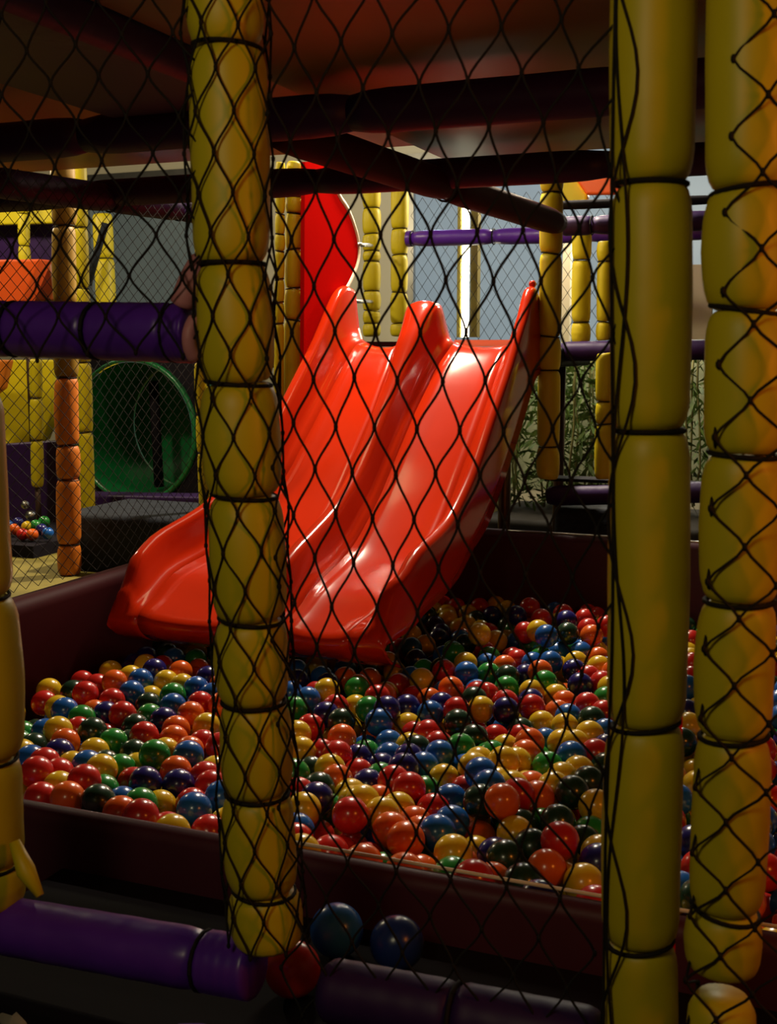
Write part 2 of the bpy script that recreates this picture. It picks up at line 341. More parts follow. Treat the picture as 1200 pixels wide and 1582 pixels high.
b = MB(); b.box(-1.41, .96, .46, 2.83, 0, .2); tag(b.build('pit_floor_mat', M['black'], None, smooth=False, origin=W(-.2, 1.6, 0)), 'black mat under the pit balls', 'mat')
b = MB(); b.rbox(-.62, .9, -.02, .375, .0, .37, .015); tag(b.build('front_ledge', M['black'], None, origin=W(.1, .2, 0)), 'black vinyl ledge between the net and the maroon pit wall', 'ledge')
# ------------------------------------------------------------------ double slide
prof = crom([(0, 3.06, 1.314), (0, 2.98, 1.313), (0, 2.91, 1.29), (0, 2.80, 1.21), (0, 2.63, 1.07), (0, 2.45, .93), (0, 2.3, .812), (0, 2.18, .735), (0, 2.07, .675), (0, 1.95, .635), (0, 1.8, .60), (0, 1.69, .558), (0, 1.63, .538), (0, 1.592, .522), (0, 1.575, .50), (0, 1.59, .468), (0, 1.635, .435), (0, 1.71, .405)], 3)
def interp(tab, x):
    for (a, fa), (c, fc) in zip(tab[:-1], tab[1:]):
        if x <= c:
            t = max(0, min(1, (x-a)/(c-a))); t = t*t*(3-2*t); return lerp(fa, fc, t)
    return tab[-1][1]
hR = [(1.56, .0), (1.6, .03), (1.67, .11), (1.8, .13), (2.3, .115), (2.65, .135), (2.85, .16), (2.97, .215), (3.03, .19), (3.06, .1)]
hM = [(1.58, .0), (1.64, .05), (1.72, .105), (2.0, .12), (2.3, .11), (2.65, .14), (2.8, .17), (2.9, .185), (2.98, .165), (3.03, .08), (3.06, .01)]
hL = [(1.58, .0), (1.62, .05), (1.7, .115), (2.05, .13), (2.4, .15), (2.7, .17), (3.0, .23), (3.06, .22)]
wM = [(1.6, .026), (2.2, .028), (2.6, .032), (2.8, .045), (2.92, .062), (3.06, .058)]
cM = [(1.6, -.862), (2.2, -.862), (2.7, -.87), (3.06, -.87)]
uR = [(1.56, -.535), (1.62, -.505), (1.72, -.475), (2.0, -.465), (3.06, -.465)]
uL = [(1.6, -1.34), (1.8, -1.35), (2.1, -1.30), (2.4, -1.235), (3.06, -1.225)]
SK = [(1.57, .02), (1.65, .035), (1.9, .055), (2.15, .075), (2.45, .15), (2.75, .15), (3.0, .11)]
rows = []
for i, p in enumerate(prof):
    v, z = p.y, p.z
    drop = i > len(prof)-15 and z < .535 
    k = max(0, min(1, (z-.46)/.075)) if drop else 1
    vv = v if not drop else 1.6
    r_, m_, l_ = interp(hR, v)*k, interp(hM, v)*k, interp(hL, v)*k
    ur, ul, cm, wm = interp(uR, vv), interp(uL, vv), interp(cM, vv), interp(wM, vv)
    sk = interp(SK, v) if not drop else .03*k        # outer skirt depth
    row = []
    def rim(uc, w, h, side, hh):
        # points across a rolled rim: from outside bottom to inner foot, side=+1 when the lane lies on +u side
        o = []
        for a in range(0, 181, 30):
            t = math.radians(180-a); o.append((uc+side*w*math.cos(t), h-w*.9*(1-math.sin(t))*(1 if h > .03 else h/.03)))
        return o
    rw = .022
    L = [(ul-.032, -sk), (ul-.03, -sk*.6+l_*.1), (ul-.026, l_*.45)]+rim(ul, rw, l_, 1, 0)+[(ul+.028, l_*.6), (ul+.036, l_*.3), (ul+.05, l_*.1), (ul+.075, .006*k)]
    lane1 = [(lerp(ul+.075, cm-wm-.05, t), (.006 if t in (0, 1) else 0)*k-.012*math.sin(math.pi*t)*k) for t in (0, .15, .3, .5, .7, .85, 1)]
    Dv = [(cm-wm-.05, .006*k), (cm-wm-.028, m_*.12), (cm-wm-.015, m_*.35), (cm-wm-.008, m_*.65)]+[(cm+wm*math.cos(math.radians(180-a)), m_-min(wm, .035)*.9*(1-math.sin(math.radians(a)))*(1 if m_ > .04 else m_/.04)) for a in range(0, 181, 22)]+[(cm+wm+.008, m_*.65), (cm+wm+.015, m_*.35), (cm+wm+.028, m_*.12), (cm+wm+.05, .006*k)]
    lane2 = [(lerp(cm+wm+.05, ur-.07, t), (.006 if t in (0, 1) else 0)*k-.012*math.sin(math.pi*t)*k) for t in (0, .15, .3, .5, .7, .85, 1)]
    R = [(ur-.07, .006*k), (ur-.048, r_*.1), (ur-.034, r_*.32), (ur-.027, r_*.62)]+[(a_, b_) for a_, b_ in rim(ur, rw, r_, 1, 0)]+[(ur+.027, r_*.45), (ur+.034, -sk*.55+r_*.1), (ur+.036, -sk)]
    secs = [L, lane1, Dv, lane2, R]
    rows.append([[W(uu, v+((1-((min(uu, ur)-ul)/(ur-ul)*2-1)**6) if drop or v < 1.7 else 1)*0, z+dz) for uu, dz in sct] for sct in secs])
sl = thing('double_slide', 'glossy red two-lane plastic slide ending above the pit balls', 'slide', W(-.9, 2.3, 0))
names = ['side_wall', 'slide_lane', 'divider', 'slide_lane', 'side_wall']
for k in range(5):
    b = MB(); b.loft([r[k] for r in rows], closed=False)
    if k in (0, 4):
        pass
    o = b.build(names[k], M['red'], sl)
    md = o.modifiers.new('thick', 'SOLIDIFY'); md.thickness = .008; md.offset = 1 if k in () else -1
# small bolt knob at the top of the right rim
b = MB(); b.sphere(W(-.465, 3.0, 1.535), .014, 10, 8); b.build('rim_knob', M['red'], sl)
# tall side guard
gp = [(468, 250), (500, 250), (520, 300), (534, 322), (545, 350), (551, 375), (551, 400), (543, 425), (530, 450), (512, 475), (490, 515), (468, 560), (466, 575)]
gp = [hu(*p, -1.262) for p in gp]
b = MB(); n = len(gp)
b.add([W(p[0]+.008, p[1], p[2]) for p in gp]+[W(p[0]-.008, p[1], p[2]) for p in gp], [tuple(range(n)), tuple(reversed(range(n, 2*n)))]+[(i, i+n, (i+1) % n+n, (i+1) % n) for i in range(n)])
b.build('tall_side_guard', M['red_flat'], sl, 'tall flat bright red guard with a rounded edge', smooth=False)
b = MB(); b.tube([W(-1.262, p[1], p[2]) for p in crom(gp[1:11], 3)], .014, 8); b.build('guard_edge_trim', M['cream'], sl, 'pale rim around the red guard')
b = MB(); b.tube([W(*hu(553, 378, -1.25)), W(*hv(574, 379, 4.2))], .009, 6); b.tube([W(*hu(540, 465, -1.25)), W(*hv(574, 466, 4.2))], .009, 6)
tag(b.build('steel_brace', M['steel'], None, origin=W(-1.25, 3.2, 1.6)), 'pair of short steel braces linking the red guard to the post behind', 'brace')
# platform behind the slide
pf = thing('slide_platform', 'raised platform behind the top of the slides with a pale front edge', 'platform', W(-.8, 3.7, 0))
b = MB(); b.rbox(-1.7, -.5, 3.08, 4.2, 1.22, 1.305, .015); b.build('deck', M['darkmat'], pf)
b = MB(); b.box(-.79, -.5, 3.065, 3.079, 1.306, 1.332); b.build('edge_strip', M['cream'], pf, 'pale strip behind the right lane', smooth=False)
b = MB(); b.box(-1.3, -.93, 3.065, 3.079, 1.306, 1.326); b.build('edge_strip', M['black'], pf, 'dark strip behind the left lane', smooth=False)
for uu, vv in ((-1.5, 3.2), (-.62, 3.2), (-1.5, 4.1), (-.62, 4.1)):
    b = MB(); b.tube([W(uu, vv, 0), W(uu, vv, 1.23)], .025, 10); b.build('leg', M['pole'], pf)
# ------------------------------------------------------------------ left zone behind the pit
b = MB(); b.rbox(-4.9, -1.56, 1.0, 6.6, 0, .43, .02); tag(b.build('raised_floor_mat', M['yfloor'], None, origin=W(-3, 4, 0)), 'yellow floor mat beyond the left pit wall', 'mat')
Z0 = .43
def hz2(px, py): return hz(px, py, Z0)
q = hz2(108, 888); t = hv(97, 250, q[1])
foam_post('padded_post', 'tall orange padded post beyond the left pit wall', [(q[0], q[1], Z0), (lerp(q[0], t[0], .5), q[1], 1.2), (t[0], t[1], t[2])], .045, [hv(100, y, q[1])[2] for y in (300, 350, 470, 583, 688, 740, 840)], m='orange', seed=21, n=16, tie_r=.0016)
op = [c for c in S.objects if c.name.startswith('foam_sleeve') and c.parent and 'orange padded post' in c.parent.get('label', '')]
for c in op:
    if sum(v.co.z for v in c.data.vertices)/len(c.data.vertices)+Z0 > 1.3: c.data.materials[0] = M['mustard']; c['label'] = 'upper sleeve in a shaded mustard tone'  # upper sleeves recoloured, their shading is in the colour
post_px('padded_post', 'brightest yellow padded post beside the orange post', (121, 240), (136, 795), 3.15, .034, (352, 445, 560, 668), 22, pole=Z0)
post_px('padded_post', 'thin yellow post far back at the left edge', (35, 240), (38, 410), 4.6, .035, (330, 380), 23, pole=Z0)
post_px('padded_post', 'slim yellow padded post hanging in front of the yellow pad', (55, 555), (58, 752), 3.2, .03, (615, 680), 24, pole=Z0)
post_px('padded_post', 'short bright yellow post edge left of the net-wrapped post', (303, 290), (312, 470), 3.0, .018, (340, 400), 25)
post_px('padded_post', 'narrow yellow padded post left behind the net-wrapped post below the beam', (310, 560), (318, 790), 2.7, .026, (640, 700), 27)
foam_post('padded_post', 'yellow padded post leaning by the left window', [(hv(166, 480, 4.9)[0], 4.9, Z0), hv(164, 462, 4.9), hv(158, 330, 4.9)], .06, [hv(160, 400, 4.9)[2], hv(160, 500, 4.9)[2]], seed=26, n=16)
b = MB(); b.tube([W(*hv(136, 440, 4.7)), W(*hv(163, 345, 4.7))], .022, 8); tag(b.build('strut', M['darkmat'], None, origin=W(*hv(136, 440, 4.7))), 'dark diagonal strut beside the left window', 'strut')
def slab(name, label, pts, v, th, m, cat, bulge=0):
    P = [hv(*p, v) for p in pts]; n = len(P); b = MB()
    b.add([W(p[0], v, p[2]) for p in P]+[W(p[0], v+th, p[2]) for p in P], [tuple(range(n)), tuple(reversed(range(n, 2*n)))]+[(i, i+n, (i+1) % n+n, (i+1) % n) for i in range(n)])
    o = b.build(name, M[m], None, smooth=False, origin=W(P[0][0], v, P[0][2]))
    md = o.modifiers.new('bev', 'BEVEL'); md.width = .012; md.segments = 3
    return tag(o, label, cat)
slab('purple_panel', 'dim purple vinyl panel in the upper left background', [(-60, 350), (82, 345), (80, 410), (-60, 415)], 5.1, .05, 'dpurple', 'panel')
slab('padded_rail', 'yellow horizontal padded rail above the dim purple panel', [(-60, 326), (84, 323), (84, 345), (-60, 349)], 4.9, .06, 'yellow', 'rail')
slab('tunnel_hood', 'orange-red plastic hood with a slanted side at the left edge', [(-60, 402), (62, 400), (34, 466), (-60, 480)], 3.6, .1, 'brightorange', 'hood')
slab('hood_side', 'dark red slanted side piece of the orange-red hood', [(64, 400), (76, 406), (84, 464), (36, 468)], 3.75, .2, 'rust', 'hood')
slab('hanging_pad', 'large yellow vinyl pad hanging below the mid beam at the left', [(-60, 556), (84, 556), (80, 640), (66, 680), (20, 694), (-60, 700)], 4.6, .08, 'yellow', 'pad')
slab('purple_panel', 'purple padded panel below the hanging yellow pad', [(-60, 690), (96, 680), (96, 850), (-60, 850)], 3.3, .06, 'dpurple', 'panel')
slab('orange_drape', 'orange vinyl drape at the left edge beside the yellow pad', [(-60, 556), (14, 556), (4, 600), (-60, 650)], 4.3, .05, 'orange', 'drape')
slab('padded_block', 'purple padded block beneath the green tunnel', [(100, 764), (330, 768), (330, 830), (100, 830)], 3.3, .15, 'dpurple', 'padded block')
slab('slanted_board', 'small orange-red panel with a yellow slanted edge, top right of the slides', [(884, 270), (1000, 265), (1000, 300), (905, 301)], 3.9, .03, 'brightorange', 'panel')
slab('padded_rail', 'short yellow padded piece under the small orange-red panel', [(838, 268), (888, 270), (908, 301), (905, 322), (838, 322)], 3.95, .05, 'yellow', 'rail')
# black tunnel surround and green tunnel
tc = Vector(W(*hv(205, 666, 4.35)))
nx = Vector((-VX, -VY, 0)); tx = Vector((-nx.y, nx.x, 0)); up = Vector((0, 0, 1))
d_ = (tc-Vector((0, 0, CZ))).length
tr = 104*d_/F
tun = thing('crawl_tunnel', 'round green plastic tunnel mouth in a black surround', 'tunnel', tc-up*tr)
def ring(r, dep, n=40): return [tc+(tx*math.cos(2*math.pi*k/n)+up*math.sin(2*math.pi*k/n))*r-nx*dep for k in range(n)]
b = MB(); b.loft([ring(tr*.99, 0), ring(tr*.98, .1), ring(tr*.98, .3), ring(tr*.98, .6)]); b.build('tunnel_wall', M['green'], tun)
b = MB(); b.loft([ring(tr*1.0, .0), ring(tr*1.03, -.012), ring(tr*1.06, .0), ring(tr*1.06, .03)]); b.build('mouth_rim', M['green'], tun)
sq = []
for k in range(40):
    a = 2*math.pi*k/40; c_, s_ = math.cos(a), math.sin(a); m_ = 1/max(abs(c_), abs(s_)); sq.append(tc+(tx*c_+up*s_)*tr*1.25*m_-nx*.02)
b = MB(); b.loft([ring(tr*1.03, .02), sq]); b.build('surround', M['black'], tun, smooth=False)
b = MB(); b.loft([ring(tr*.97, .58), ring(.001, .58)]); b.build('end_panel', M['green'], tun, smooth=False)
b = MB(); b.tube([tc-tx*.03-nx*.3-up*tr*.9, tc-tx*.05-nx*.3+up*tr*.7], .03, 10); b.build('inner_bar', M['black'], tun)
# dark foam mats
def mat_block(name, label, c1, c2, v0, v1, z1):
    b = MB(); b.rbox(c1, c2, v0, v1, Z0, z1, .03); tag(b.build(name, M['darkmat'], None, origin=W((c1+c2)/2, v0, Z0)), label, 'mat')
mat_block('foam_mat', 'charcoal padded block beyond the left pit wall, behind the orange post', hz2(66, 886)[0], -1.6, 2.46, 2.95, .66)
b = MB(); b.tube([W(*hv(150, 806, 2.95)), W(*hv(200, 812, 2.95)), W(*hv(250, 802, 2.95)), W(*hv(310, 785, 2.95))], .004, 6); tag(b.build('edge_rope', M['steel'], None, origin=W(*hv(150, 806, 2.95))), 'thin pale rope across the charcoal block under the tunnel', 'rope')
# small far heap of balls with its box
kb = [hv(-60, 836, 2.7), hv(70, 836, 2.7)]
b = MB(); b.box(kb[0][0], kb[1][0], 2.62, 3.2, Z0, kb[1][2]-.01); tag(b.build('ball_box', M['black'], None, smooth=False, origin=W(kb[0][0], 2.62, Z0)), 'black box holding the far heap of small balls at the left', 'box')
b = MB(); st = hv(45, 800, 3.1); b.tube([W(st[0], st[1], st[2]-.1), W(st[0], st[1], st[2]+.03)], [.018, .012], 10); b.sphere(W(st[0]-.02, st[1], st[2]+.06), .02, 10, 8); b.sphere(W(st[0]+.01, st[1], st[2]+.01), .025, 10, 8)
tag(b.build('chrome_fitting', M['steel'], None, origin=W(*st)), 'small chrome fitting above the far heap of balls', 'fitting')
# crumpled cloth bottom-left
b = MB(); c0 = W(*hv(38, 1570, .0)); rings = []
for i in range(1, 8):
    rings.append([c0+Vector((math.cos(j*.45)*.035*math.sin(i*math.pi/8)*(1+.25*math.sin(j*3+i)), math.sin(j*.45)*.03*math.sin(i*math.pi/8), .02*math.cos(i*math.pi/8)*(1+.3*math.sin(j*2)))) for j in range(14)])
b.loft(rings, True); tag(b.build('crumpled_cloth', M['cloth'], None, origin=c0), 'pale crumpled cloth at the bottom left corner', 'cloth')
# ------------------------------------------------------------------ bamboo
def bamboo(px, v, h0, h1, seed, label, n=60):
    h1 = 782
    r = random.Random(seed); base = hv(px, h1, v); top = hv(px, h0, v)
    root = thing('bamboo_plant', label, 'plant', W(base[0], v, base[2]), 'bamboo plants behind the platform')
    st = MB(); lf = MB()
    for k in range(3):
        uu = base[0]+r.uniform(-.05, .05); vv = v+r.uniform(-.08, .08)
        P = [W(uu+r.uniform(-.02, .02), vv, lerp(base[2], top[2], t/4)) for t in range(5)]
        st.tube(P, .006, 6)
    for k in range(n):
        zz = r.uniform(base[2]+.03, top[2]); o = W(base[0]+r.uniform(-.13, .13), v+r.uniform(-.1, .1), zz)
        a = r.uniform(0, 6.28); ln = r.uniform(.06, .13); dr = Vector((math.cos(a)*.7, math.sin(a)*.7, r.uniform(-1.2, .3))).normalized(); sd = dr.cross(Vector((r.random(), r.random(), r.random()))).normalized()*ln*.1
        mid = o+dr*ln*.45; lf.add([o, mid+sd, o+dr*ln, mid-sd], [(0, 1, 2, 3)])
    st.build('cane', M['cane'], root); lf.build('foliage', M['leaf'], root, smooth=False)
for i, (px, v, lab) in enumerate([(795, 4.9, 'dark leafy bamboo in the gap right of the slide side'), (850, 5.1, 'bamboo just behind the post beside the slide rim'), (882, 4.9, 'bamboo in the middle of the gap under the platform beam'), (915, 5.1, 'bamboo against the plain right-hand post'), (1070, 5.0, 'bamboo seen between the two right-hand posts')]):
    bamboo(px, v, 535, 745, 40+i, lab, 300)
b = MB(); x0 = hv(770, 600, 5.6)[0]; x1 = hv(1150, 600, 5.6)[0]; b.box(x0, x1, 5.6, 5.66, .45, 1.32); tag(b.build('pale_board', M['dimboard'], None, smooth=False, origin=W(x0, 5.6, .45)), 'pale board behind the bamboo', 'board')
b = MB(); x0 = hv(868, 450, 5.2)[0]; x1 = hv(880, 450, 5.2)[0]; b.box(x0, x1, 5.2, 5.25, 1.33, 1.9); tag(b.build('pale_board', M['cream'], None, smooth=False, origin=W(x0, 5.2, 1.33)), 'narrow pale strip between two small yellow posts', 'board')
b = MB(); x0 = hv(1062, 450, 4.9)[0]; x1 = hv(1100, 450, 4.9)[0]; b.box(x0, x1, 4.9, 4.95, 1.33, 1.72); tag(b.build('pale_board', M['cream'], None, smooth=False, origin=W(x0, 4.9, 1.33)), 'narrow pale board between the two right-hand posts', 'board')
b = MB(); x0 = hv(770, 760, 4.9)[0]; x1 = hv(1100, 760, 4.9)[0]; b.rbox(x0, x1, 4.5, 5.3, 0, .42, .03); tag(b.build('planter', M['soil'], None, origin=W(x0, 4.5, 0)), 'dark planter under the bamboo', 'planter')
b = MB(); x0 = hv(860, 790, 3.5)[0]; x1 = hv(960, 790, 3.5)[0]; b.rbox(x0, x1, 3.45, 3.75, 0, hv(900, 782, 3.5)[2], .02); tag(b.build('padded_block', M['darkmat'], None, origin=W(x0, 3.5, 0)), 'dim grey block under the low purple beam', 'padded block')
# ------------------------------------------------------------------ nets
def strand(b, p, q, r, sag=0, k=1, n=4):
    if k == 1: b.tube([p, q], r, n, False); return
    P = []
    for i in range(k+1):
        t = i/k; e = t*t*(3-2*t); e = .6*e+.4*t
        P.append(Vector((lerp(p.x, q.x, e), lerp(p.y, q.y, e), lerp(p.z, q.z, t)-sag*math.sin(math.pi*t))))
    b.tube(P, r, n, False)
def net(name, label, fn, ni, nj, r, knot=1.7, cut=None, k=1, cat='net', n=4, parent=None):
    """diamond mesh: nodes (i,j) with i+j even; fn(i,j)->world."""
    b = MB(); N = {}
    for j in range(nj+1):
        for i in range(ni+1):
            if (i+j) % 2 == 0:
                p = fn(i, j)
                if p is not None and (cut is None or cut(i, j)): N[(i, j)] = p
    for (i, j), p in N.items():
        for di in (-1, 1):
            qn = N.get((i+di, j+1))
            if qn is not None: strand(b, p, qn, r, 0, k, n)
        if knot:
            d = Vector((0, 0, 1)); b.tube([p-d*r*2.6, p-d*r*1.2, p+d*r*1.2, p+d*r*2.6], [r*.8, r*knot, r*knot, r*.8], 6)
    if parent is not None: return b.build(name, M['cord'], parent)
    o = b.build(name, M['cord'], None, origin=fn(0, 0) or W(0, 0, 0)); return tag(o, label, cat)
rn = random.Random(5); NZ = {}
def jit(i, j, a):
    if (i, j, a) not in NZ: NZ[(i, j, a)] = (rn.uniform(-a, a), rn.uniform(-a, a), rn.uniform(-a, a))
    return NZ[(i, j, a)]
# centre net between the two front posts
def fn_c(i, j):
    z = 1.80-j*.0535; w = .068/2*(1-.25*math.sin(math.pi*min(1, max(0, (1.75-z)/1.1))))
    u = .035+i*w; a = jit(i, j, .003)
    if u > .462: return None
    return W(u+a[0]+.012*math.sin(z*6)*(u/.45), .0-.03*math.sin(math.pi*u/.46)*0+a[1]*1.5-.028, z+a[2])
net('safety_net', 'black diamond safety net hanging between the two front posts, before the slides', fn_c, 20, 26, .0015, k=6)
def fn_l(i, j):
    z = 1.80-j*.047; u = -.55+i*.036; a = jit(i+100, j, .004)
    if u > -.035: return None
    return W(u+a[0], -.035+a[1], z+a[2]-.012*math.sin(u*9))
net('safety_net', 'black diamond safety net sagging left of the net-wrapped post', fn_l, 15, 11, .0015, k=6)
def fn_r(i, j):
    z = 1.76-j*.0365; u = .522+i*.034; a = jit(i+200, j, .002)
    if i == 0: return W(.548, .0, z)
    return W(u+a[0]-.012*(1.76-z), -.065+.0012*(i-3)**2+a[1], z+a[2]+.12*(u-.6)*.25)
net('safety_net', 'black wide-meshed net stretched over the amber-lit right-hand post', fn_r, 8, 36, .0016, k=4)
# netting gathered round the left front post
def fn_p(i, j):
    z = 1.76-j*.047; cu, cv = cenA(z)
    if z < A[0][2]-.01: return None
    a = 2*math.pi*(i % 14)/14+.35*math.sin(z*4); rr = .0528+.001*math.sin(i*3+j)
    return W(cu+rr*math.cos(a)+jit(i % 14, j, .0025)[0], cv+rr*math.sin(a), z+jit(i % 14, j, .0025)[2])
net('net_wrap', '', fn_p, 14, 26, .00145, k=6, parent=postA)
# lace cords on the plain post
for k in range(3):
    P = []
    for q_ in range(60):
        z = lerp(.5, 1.72, q_/59); cu, cv = cenB(z)
        a = math.radians(238)+(.4, .2, .06)[k]*math.sin(z*(21, 13, 9)[k]+k*2.2)+(-.25 if k == 2 else 0)
        rr = .047; P.append(W(cu+rr*math.cos(a), cv+rr*math.sin(a), z))
    b = MB(); b.tube(P, .0017, 5); b.build('lace_cord', M['cord'], postB)
# net along the left side of the pit
def fn_s(i, j):
    v = .75+i*.026; z = 1.78-j*.021
    return W(-1.47+.008*math.sin(v*7+z*3), v, z) if z > .62 else None
net('safety_net', 'fine black net standing on the left pit wall', fn_s, 78, 56, .0011, knot=0, n=3)
def fn_w(i, j):
    a = hv(632, 288, 4.35); u = a[0]+i*.03; z = 2.05-j*.044
    return W(u, 4.38+.01*math.sin(u*9), z) if z > 1.3 else None
net('safety_net', 'fine black net before the blue window above the slides', fn_w, 42, 18, .0014, knot=0, n=3)
# ------------------------------------------------------------------ pit balls (traced centres, then settled)
T = [
 (20, 1000, 6.667, 'g100,900 r745,480d b540,660 r870,400 o1045,360 r1020,560 o860,670 n930,700 r1130,700 g725,740 r660,850 b330,880 y480,880 d820,870'),
 (180, 1000, 6.667, 'y150,310 b255,350 b150,480 y505,360 y680,400 g580,500 b820,430 n940,320 b980,500 o1080,400 r860,590 o1080,600 b585,610 y345,520 d330,600 g340,720 n490,760 o760,700 y930,820 o610,850 o570,950 r300,920 d190,830 y300,190 o660,260 n390,240'),
 (20, 1120, 6.667, 'n490,300 d220,230 o540,200 b200,360 y90,300 r270,500 r450,500 r340,400 y600,410 y750,370 y850,290 g1030,190 d950,410 g1090,460 r730,580 y460,640 o560,760 g960,660 d870,790 b1120,780 y910,500 r300,760 b790,430'),
 (180, 1120, 6.667, 'g390,310 b755,330 o750,270 y510,280 r890,200 r1060,230 d130,190 d180,300 y190,440 o620,480 n300,600 n630,620 r170,600 y990,470 r910,540 r960,640 b1040,770 g200,850 y450,840 r800,810 b770,900 d840,950 o80,940 y150,1010 r200,990 r530,1050 y560,1110 r950,1110 y1130,1030'),
 (430, 1000, 6.667, 'b190,240 n200,350 b450,310 o690,320 d920,240 o940,330 g810,430 y500,450 r390,480 b130,480 b300,540 g160,640 r590,620 n490,700 y800,620 g930,640 d650,770 o1085,500 r1020,520 b1040,780 n1130,650 r330,830 y190,900'),
 (590, 1000, 6.667, 'y130,260 r170,390 y410,340 r640,250 o710,430 b870,270 y860,170 b1080,180 g1100,280 n610,600 b490,690 r770,650 d780,780 y1020,640 d950,540 r980,480 r1080,490 o490,550 n260,620 y270,800 g740,60 n350,130 r470,900 r340,900'),
 (760, 1000, 6.316, 'r250,130 g480,100 b640,60 b570,150 b400,160 n325,280 y660,200 y820,150 y1020,40 o1030,110 y1030,200 n820,230 r960,290 r1070,350 n860,370 g520,350 y390,440 r130,540 n135,620 n380,530 r390,590 y620,480 o700,550 o650,640 r930,570 r1080,650 b730,690 d950,720 y490,750 y690,790 o120,190 o470,240 g140,400 d150,290 b1100,830 y950,860 b880,50 d280,820 g1110,510 y1150,400 n1110,200'),
 (640, 900, 3.871, 'y270,265 y390,310 y490,350 b610,360 b790,320 d915,305 o1055,325 r1040,280 r1150,260 r1020,220 y870,240 r760,220 y740,290 y200,210 r210,330 d300,370 g225,410 b1010,400 g930,400 n130,240 y490,120 n610,200 r690,150 r890,190 r390,140 n910,230 r660,300 g690,380'),
 (430, 1120, 6.667, 'y240,280 d340,470 o650,140 r610,320 r440,290 g900,300 n820,350 r830,500 b1150,330 b1150,190 n1060,440 n890,620 g1040,550 r1190,590 o620,570 d460,660 g160,510 o1060,740 y750,720 y870,800 y790,800 g500,840 r750,930 y260,880 r240,730 y1050,920 n390,770 y530,460'),
 (590, 1120, 6.667, 'y310,220 d390,290 r570,210 g780,280 d950,140 b590,330 b420,430 n290,350 n230,460 r600,400 b830,430 y640,560 g430,690 y1000,390 y1010,460 b1050,540 b1110,640 r880,650 d1020,810 y220,870 g1100,310 b700,780 r500,880 r200,700'),
 (760, 1120, 6.316, 'r60,130 r300,160 y130,230 g60,310 b520,130 y660,190 g440,290 g510,410 o300,290 y80,410 y260,390 y290,510 y90,560 y170,600 b780,310 r1000,280 y840,450 y680,520 d940,560 d770,670 o400,600 o420,730 r240,690 y590,620 y980,800 g170,860 o100,760 d1110,420 o370,200 y810,190 n1110,230'),
 (430, 1240, 6.667, 'r400,350 r500,520 r640,530 r750,480 y240,530 b190,290 r200,410 b930,330 o1140,340 o870,650 g1050,700 r960,560 n1150,570'),
 (590, 1240, 6.667, 'o320,210 o360,320 b720,210 b560,360 o1000,340 y720,540 y970,530 o820,610 g370,600 o230,730 o400,720 g730,760 r940,800 n1170,540 o1140,820 o260,400'),
 (760, 1240, 6.316, 'd280,220 y210,310 d130,550 d390,450 d660,200 o540,650 y690,590 y700,750 y890,790 y1050,500 n1040,590 d300,790 n460,960 r660,390 d870,400 g470,200 r1010,1010 g950,280'),
]
R = .035
balls = []     # [pos, colour, pinned px,py]
for x0, y0, s, txt in T:
    for tok in txt.split():
        c = tok[0]; a = tok[1:].rstrip('d').split(','); px = x0+float(a[0])/s; py = y0+float(a[1])/s
        u, v, z = hz(px, py, .385+(.05 if px > 640 and py < 985 else 0)+rn.uniform(-.01, .01)); balls.append([W(u, v, z), c, (px, py)])
for px, py, c in ((1068, 990, 'r'), (1069, 1026, 'r'), (1067, 1048, 'r'), (1061, 1062, 'b'), (1060, 1101, 'n'), (1064, 1122, 'y'), (30, 1150, 'g'), (945, 1040, 'o'), (960, 1080, 'y')):
    u, v, z = hz(px, py, .385); balls.append([W(u, v, z), c, (px, py)])
NT = len(balls)
def inpit(p):
    u, v = uv(p.x, p.y); uu = min(max(u, -1.38), .93); vv = min(max(v, .49), 2.79)
    zmin = .236
    q = W(uu, vv, max(p.z, zmin))
    # keep balls clear of the slide body
    if -1.40 < uu < -.42 and vv > 1.56:
        lim = .345 if vv < 2.0 else .36
        if q.z > lim: q.z = lim
    return q
def settle(bs, its, pin=.35, movable=None):
    cell = .08
    for it in range(its):
        G = {}
        for k, b_ in enumerate(bs):
            p = b_[0]; G.setdefault((int(p.x//cell), int(p.y//cell)), []).append(k)
        for k, b_ in enumerate(bs):
            p = b_[0]; cx, cy = int(p.x//cell), int(p.y//cell)
            for ax in (-1, 0, 1):
                for ay in (-1, 0, 1):
                    for m in G.get((cx+ax, cy+ay), ()):
                        if m <= k: continue
                        d = bs[m][0]-p; L = d.length
                        if L < 2*R-.0008:
                            if L < 1e-5: d = Vector((.001, .002, .003)); L = d.length
                            e = (2*R-L)/2
                            n_ = d/L*e
                            if movable is None or k >= movable: wk = 1
                            else: wk = .0
                            wm_ = 1 if (movable is None or m >= movable) else 0
                            if movable is not None and wk+wm_ == 1: n_ = n_*2
                            bs[k][0] = p-n_*wk; p = bs[k][0]; bs[m][0] = bs[m][0]+n_*wm_
        for k, b_ in enumerate(bs):
            if b_[2] and it < its-12 and (movable is None):
                px, py = b_[2]; d = Vector(ray(px, py)).normalized(); o = Vector((0, 0, CZ)); q = o+d*((b_[0]-o).dot(d))
                b_[0] = b_[0].lerp(q, pin)
            b_[0] = inpit(b_[0])
settle(balls, 130, .5)
